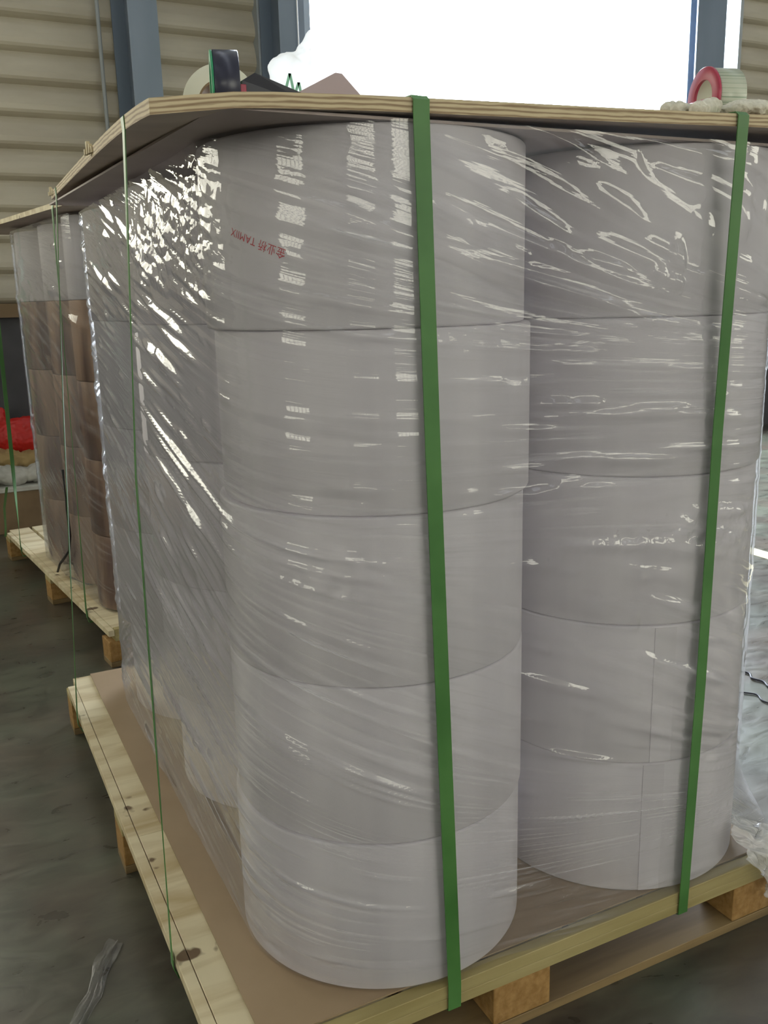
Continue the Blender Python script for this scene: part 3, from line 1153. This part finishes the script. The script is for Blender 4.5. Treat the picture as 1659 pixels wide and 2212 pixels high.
def strap_y(xt, xm, xb, width, label):
    yf = lid_front_y(xt) - 0.003
    zt = lz(xt, yf)[0]
    pts = [((xt, yf + 0.006, zt + 0.0025), ex), ((xt, yf - 0.0005, zt - 0.003), ex), ((xt, yf, zt - 0.02), ex),
           ((xm, -0.004, 1.08), ex), ((xm + (xb - xm) * 0.45, -0.007, 0.6), ex), ((xb, -0.005, 0.146), ex),
           ((xb, -0.004, 0.100), ex), ((xb, 0.004, 0.0975), ex), ((xb, 1.737, 0.0975), ex), ((xb, 1.742, 0.12), ex),
           ((xt, 1.742, 1.3), ex), ((xt, 1.700, lz(xt, 1.65)[0]), ex), ((xt, 1.55, lz(xt, 1.55)[0] + 0.0025), ex),
           ((xt, 0.8, lz(xt, 0.8)[0] + 0.0025), ex), ((xt, yf + 0.006, zt + 0.0025), ex)]
    return ribbon('packing_strap', pts, width, label)


strap_y(0.375, 0.386, 0.416, 0.0255, 'wide green packing strap down the front over the near corner stack')
strap_y(0.948, 0.966, 0.950, 0.0235, 'green packing strap down the front of the right stack of rolls')


def strap_x(yt, ym, yb, width, label, wdirs, xl=-0.004, xm=None):
    xm = xl if xm is None else xm
    u = 0.0
    xe = 0.008 - math.sin(LSK) * (yt) - 0.002
    zt = lz(xe + 0.01, yt)[0]
    w0, w1, w2 = wdirs
    ey = (0, 1, 0)
    pts = [((xe + 0.012, yt, zt + 0.0025), ey), ((xe - 0.001, yt, zt - 0.003), ey), ((xe, yt, zt - 0.02), w0),
           ((xm, ym, 1.06), w1), ((xl + (xm - xl) * 0.48, (ym + yb) / 2, 0.6), w1), ((xl, yb, 0.15), w2), ((xl, yb, 0.120), ey),
           ((0.004, yb, 0.0975), ey), ((1.225, yb, 0.0975), ey), ((1.280, yb, 0.125), ey), ((1.30, yt, 1.3), ey),
           ((1.30, yt, lz(1.25, yt)[0]), ey), ((1.24, yt, lz(1.24, yt)[0] + 0.0025), ey), ((xe + 0.012, yt, zt + 0.0025), ey)]
    return ribbon('packing_strap', pts, width, label)


strap_x(0.235, 0.248, 0.313, 0.019, 'thin green strap seen edge-on down the left side, nearest the camera',
        ((0.03, 1, 0), (0.30, 1, 0), (0.1, 1, 0)))
strap_x(1.50, 1.48, 1.44, 0.019, 'thin green strap at the far end of the near pallet, left side',
        ((0.0, 1, 0), (0.25, 1, 0), (0.0, 1, 0)), xl=-0.006, xm=0.052)


def strap_back(yt, ym, yb, width, label, wd):
    zt = 1.658 + 0.017 * (yt + 0.05)
    w = Vector((math.cos(wd + BA), math.sin(wd + BA), 0))
    wy = Vector((-sa, ca, 0))
    pts = [((bl(0.10, yt, zt + 0.0025)), wy), ((bl(-0.009, yt, zt + 0.0025)), wy), ((bl(-0.013, yt, zt - 0.02)), wy),
           (bl(-0.010, ym, 1.25), w), (bl(-0.008, (ym + yb) / 2, 0.6), w), (bl(-0.004, yb, 0.16), wy), (bl(-0.003, yb, 0.120), wy),
           (bl(0.003, yb, 0.0975), wy), (bl(1.222, yb, 0.0975), wy), (bl(1.226, yb, 0.12), wy), (bl(1.226, yt, zt - 0.02), wy),
           (bl(1.20, yt, zt + 0.0025), wy), ((bl(0.10, yt, zt + 0.0025)), wy)]
    return ribbon('packing_strap', pts, width, label)


strap_back(0.13, 0.17, 0.282, 0.018, 'dark green strap over the near end of the brown load', R(78))
strap_back(1.27, 1.326, 1.465, 0.020, 'bright green strap at the left edge, over the far end of the rear pallet', R(20))
# loose tail and dark cord on the rear load
o = ribbon('packing_strap_tail', [(bl(-0.02, 1.55, 0.44), (1, 0, 0)), (bl(-0.03, 1.63, 0.32), (0.9, .3, 0)), (bl(-0.02, 1.72, 0.20), (0.7, .5, 0)), (bl(-0.02, 1.76, 0.14), (0.7, .5, 0))],
           0.012, 'loose green strap end hanging beside the rear pallet')
tag(tube('black_cable', [bl(0.038, 0.60, 0.66), bl(0.034, 0.58, 0.50), bl(0.036, 0.585, 0.38), bl(0.034, 0.62, 0.31), bl(0.030, 0.72, 0.25), bl(0.03, 0.80, 0.21), bl(0.03, 0.86, 0.16)],
         0.0055, M['black'], seg=6), 'black cable hanging down the wrapped brown load', 'cable')
tag(tube('loose_stick', [bl(0.06, 0.78, 0.149), bl(0.10, 0.62, 0.149)], 0.004, M['black'], seg=6),
    'short dark stick lying on the rear pallet edge', 'stick')


# ------------------------------------------------------------------ things on the near lid
def lid_top(x, y):
    return lz(x, y)[0]


def ring(name, r0, r1, w, material, parent, loc, axis, seg=64):
    """a thick ring (r0..r1) of width w round an axis"""
    o = lathe(name, [(r0, -w / 2), (r1 - 0.001, -w / 2), (r1, -w / 2 + 0.001), (r1, w / 2 - 0.001), (r1 - 0.001, w / 2), (r0, w / 2)],
              material, parent, seg, closed=True)
    auto_smooth(o, 50)
    a = Vector(axis).normalized()
    o.rotation_mode = 'QUATERNION'
    o.rotation_quaternion = Vector((0, 0, 1)).rotation_difference(a)
    o.location = loc
    return o


# navy tape on a black dispenser
bx, by = 0.215, 0.36
bz = lid_top(bx, by)
td = empty('tape_dispenser', (bx, by, bz))
tag(td, 'black hand tape dispenser with a navy roll, upright at the left end of the board', 'tape dispenser')
ax = Vector((-1, 0.27, 0))
ring('tape', 0.040, 0.0585, 0.040, M['navy'], td, (0, 0, 0.060), ax)
ring('core', 0.036, 0.0402, 0.041, M['green_pl'], td, (0, 0, 0.060), ax)
g_ = ring('side_rim', 0.041, 0.058, 0.004, M['green_pl'], td, Vector((0, 0, 0.060)) + ax.normalized() * 0.0222, ax)
bm = bmesh.new()
w0 = [(0.022, 0.0, 0.030), (0.150, 0.02, 0.048), (0.156, 0.02, 0.060), (0.046, 0.0, 0.087), (0.024, 0.0, 0.074)]
lo = [bm.verts.new((x, y - 0.012, z)) for x, y, z in w0]
hi = [bm.verts.new((x, y + 0.014, z)) for x, y, z in w0]
bm.faces.new(lo); bm.faces.new(hi[::-1])
for i in range(5):
    bm.faces.new((lo[i], lo[(i + 1) % 5], hi[(i + 1) % 5], hi[i]))
from_bm('handle', bm, M['black_pl'], td)
box('lever', (0.020, -0.014, 0.045), (0.030, 0.000, 0.068), M['red_pl'], td, 0.001)['label'] = 'small red lever'

cr_ = empty('tape_roll', (0.285, 0.55, lid_top(0.285, 0.55)))
tag(cr_, 'cream roll of tape standing behind the black dispenser', 'tape roll')
ring('tape', 0.038, 0.066, 0.045, M['creamtape'], cr_, (-0.02, 0, 0.068), (-0.45, -1, 0.1))
ring('core', 0.034, 0.0385, 0.046, M['carton'], cr_, (-0.02, 0, 0.068), (-0.45, -1, 0.1))


def blob(name, parts, material, seed=0, amp=0.25, sub=4, freq=14, parent=None, flat=None, fold=0.0):
    """crumpled mass: noise-shaped balls fused by a voxel remesh"""
    bm = bmesh.new()
    for (c0, rr) in parts:
        g = bmesh.ops.create_icosphere(bm, subdivisions=3, radius=1)
        for v in g['verts']:
            v.co = Vector(c0) + Vector((v.co.x * rr[0], v.co.y * rr[1], v.co.z * rr[2]))
    me = bpy.data.meshes.new(name)
    bm.to_mesh(me)
    bm.free()
    o = bpy.data.objects.new(name, me)
    C.objects.link(o)
    md = o.modifiers.new('remesh', 'REMESH')
    md.mode = 'VOXEL'
    md.voxel_size = min(min(r) for _, r in parts) * 0.12
    bpy.context.view_layer.update()
    dg = bpy.context.evaluated_depsgraph_get()
    me2 = bpy.data.meshes.new_from_object(o.evaluated_get(dg))
    o.modifiers.clear()
    o.data = me2
    me2.name = name
    rs = min(min(r) for _, r in parts)
    nrm = [v.normal.copy() for v in me2.vertices]
    for v, nn in zip(me2.vertices, nrm):
        p = v.co * freq + Vector((seed, seed * 2.1, 0))
        d = noise.noise(p) + 0.5 * abs(noise.noise(p * 2.3)) + 0.3 * noise.noise(p * 5)
        v.co += nn * d * rs * amp
        if flat is not None and v.co.z < flat:
            v.co.z = flat
    me2.polygons.foreach_set('use_smooth', [True] * len(me2.polygons))
    me2.materials.clear()
    me2.materials.append(material)
    o.parent = parent
    return o


bgx, bgy = 0.53, 0.70
bgz = lid_top(bgx, bgy)
bag = blob('plastic_bag', [((0.02, 0, 0.13), (0.095, 0.08, 0.12)), ((0.09, 0.02, 0.195), (0.105, 0.08, 0.090)), ((0.13, 0.0, 0.10), (0.09, 0.08, 0.10)),
                           ((-0.068, 0, 0.145), (0.050, 0.05, 0.055)), ((-0.02, 0, 0.06), (0.06, 0.06, 0.055))],
           M['bag'], 3, 0.22, flat=0.001)
bag.location = (bgx, bgy, bgz)
tag(bag, 'crumpled white plastic bag on the plywood board against the bright doorway', 'plastic bag')
# green zigzag printing on the bag
vs, fs = [], []
zz = [(0.0, 0.055), (0.010, 0.085), (0.018, 0.045), (0.028, 0.070), (0.036, 0.030), (0.045, 0.055), (0.055, 0.012)]
for i in range(len(zz) - 1):
    (a0, b0), (a1, b1) = zz[i], zz[i + 1]
    k = len(vs)
    for (a, b) in ((a0, b0), (a0 + 0.006, b0), (a1 + 0.006, b1), (a1, b1)):
        vs.append((a - 0.108, -0.064 + 0.0 * a, b + 0.060))
    fs.append((k, k + 1, k + 2, k + 3))
gp = new_obj('green_print', vs, fs, M["green_pale"], bag)
gp['label'] = 'green zigzag print'

bm = bmesh.new()
pp = [(-0.10, 0.0), (0.115, 0.0), (0.076, 0.106), (0.040, 0.146), (0.026, 0.147), (-0.055, 0.105)]
a_ = [bm.verts.new((x, 0.0 + z * 0.25, z)) for x, z in pp]
b_ = [bm.verts.new((x + 0.01, 0.075 - z * 0.1, z * 0.985)) for x, z in pp]
bm.faces.new(a_); bm.faces.new(b_[::-1])
for i in range(6):
    bm.faces.new((a_[i], a_[(i + 1) % 6], b_[(i + 1) % 6], b_[i]))
card = from_bm('cardboard_piece', bm, M['pinkboard'])
card.location = (0.485, 0.55, lid_top(0.485, 0.55))
tag(card, 'folded greyish pink piece of cardboard beside the white plastic bag', 'cardboard')

# red dispenser with printed tape
tx, ty = 1.045, 0.13
tz = lid_top(tx, ty)
rd = empty('tape_dispenser', (tx, ty, tz + 0.004))
tag(rd, 'red hand tape dispenser with a printed tape, lying by the gloves at right', 'tape dispenser')
ax = Vector((-0.97, 0.24, 0))
ax.normalize()
mm, nt, n, l, b = mat('printed_tape')
tc = n.new('ShaderNodeTexCoord'); vo = n.new('ShaderNodeTexBrick')
vo.inputs['Scale'].default_value = 60
vo.inputs['Color1'].default_value = (0.42, 0.46, 0.36, 1); vo.inputs['Color2'].default_value = (0.50, 0.52, 0.42, 1)
vo.inputs['Mortar'].default_value = (0.20, 0.27, 0.18, 1)
l.new(tc.outputs['Object'], vo.inputs[0]); l.new(vo.outputs[0], b.inputs['Base Color'])
b.inputs['Roughness'].default_value = 0.3
ring('tape', 0.036, 0.0495, 0.050, mm, rd, Vector((0.015, 0, 0.050)), ax)
ring('core', 0.033, 0.0365, 0.051, M['creamtape'], rd, Vector((0.015, 0, 0.050)), ax)
ring('side_plate', 0.030, 0.0515, 0.006, M['red_pl'], rd, Vector((0.015, 0, 0.050)) + ax * 0.029, ax)
side = Vector((-ax.y, ax.x, 0))
bm = bmesh.new()
prof = [(-0.026, 0.030), (-0.046, 0.024), (-0.075, 0.010), (-0.125, -0.004), (-0.120, -0.012), (-0.020, -0.012), (-0.010, -0.004), (-0.015, 0.008)]
vdir = Vector((0.90, 0.30, 0)).normalized()
A = [bm.verts.new(vdir * x + Vector((0.0, -0.012, z + 0.016))) for x, z in prof]
B = [bm.verts.new(vdir * x + Vector((0.0, 0.024, z + 0.016))) for x, z in prof]
bm.faces.new(A); bm.faces.new(B[::-1])
for i in range(len(prof)):
    j = (i + 1) % len(prof)
    bm.faces.new((A[i], A[j], B[j], B[i]))
from_bm('frame', bm, M['red_pl'], rd)


def glove(name, loc, rz, label, seed, flip=1):
    parts = [((0, 0, 0.012), (0.05, 0.045, 0.012)), ((0.055, 0.0, 0.011), (0.035, 0.038, 0.011))]
    for k, (a, L) in enumerate(((-22, 0.075), (-7, 0.085), (8, 0.082), (24, 0.065))):
        for t in (0.35, 0.6, 0.85, 1.0):
            rr = 0.0105
            parts.append((((-0.04 - L * t * math.cos(R(a))), L * t * math.sin(R(a)) * flip * 1.1, 0.011 + 0.004 * math.sin(5 * t + k)), (0.015, rr, rr * 0.95)))
    for t in (0.3, 0.6, 0.9):
        parts.append(((0.01 - 0.05 * t, (0.035 + 0.045 * t) * flip, 0.011), (0.014, 0.011, 0.010)))
    o = blob(name, parts, M['cream'], seed, 0.35, freq=40)
    o.location = loc
    o.rotation_euler = (0, 0, rz)
    o.scale = (1.1, 1.25, 1.3)
    tag(o, label, 'glove', 'cotton gloves on the plywood board')
    return o


glove('cotton_glove', (1.03, 0.045, lid_top(1.03, 0.045) + 0.001), R(-8), 'cream cotton work glove lying under the red tape dispenser', 2)
glove('cotton_glove', (1.17, 0.03, lid_top(1.17, 0.03) + 0.004), R(196), 'cream cotton work glove at the right edge, over the strap', 5, -1)

# ------------------------------------------------------------------ things on the floor at the left
tag(crumple_sheet('plastic_scrap', [(-0.066, 0.585, 0.006), (-0.10, 0.53, 0.008), (-0.135, 0.45, 0.007), (-0.18, 0.38, 0.006), (-0.21, 0.31, 0.005)],
                  lambda t: 0.030 + 0.006 * math.sin(5 * t), M['film_scrap'], None, 0.007, 31), 'twisted scrap of clear plastic film lying on the dark floor', 'plastic scrap')

cb = empty('cardboard_box', (0.0, 4.52, 0))
tag(cb, 'low brown cardboard box by the wall behind the rear pallet', 'box')
box('box_body', (-1.0, 0.0, 0.0), (0.62, 0.30, 0.255), M['carton'], cb, 0.004)
box('box_flap', (-1.0, -0.012, 0.25), (0.62, 0.29, 0.275), M['sack'], cb, 0.003)['label'] = 'pale top edge'
sk = blob('woven_sack', [((0.0, 0, 0.055), (0.16, 0.10, 0.06)), ((0.20, 0.0, 0.05), (0.13, 0.10, 0.055))], M['sack'], 4, 0.4, freq=9, flat=0.0)
sk.location = (0.08, 4.66, 0.275)
tag(sk, 'crumpled white sack on the low cardboard box', 'sack')
pk = blob('packing_bundle', [((0.0, 0, 0.10), (0.20, 0.12, 0.10)), ((0.25, 0.02, 0.08), (0.16, 0.10, 0.085))], M['straw'], 9, 0.4, freq=12, flat=0.0)
pk.location = (0.02, 4.86, 0.275)
tag(pk, 'yellowish bundle of packing behind the white sack', 'packing')
rb = blob('red_plastic_bag', [((0.0, 0, 0.12), (0.15, 0.07, 0.12)), ((-0.10, 0, 0.23), (0.045, 0.04, 0.08)), ((0.13, 0, 0.24), (0.05, 0.04, 0.11)), ((0.06, 0, 0.13), (0.13, 0.07, 0.12))],
          M['red_bag'], 6, 0.25, freq=12, flat=0.0)
rb.location = (0.20, 4.92, 0.40)
tag(rb, 'bright red plastic bag on the pile by the dark wall', 'plastic bag')
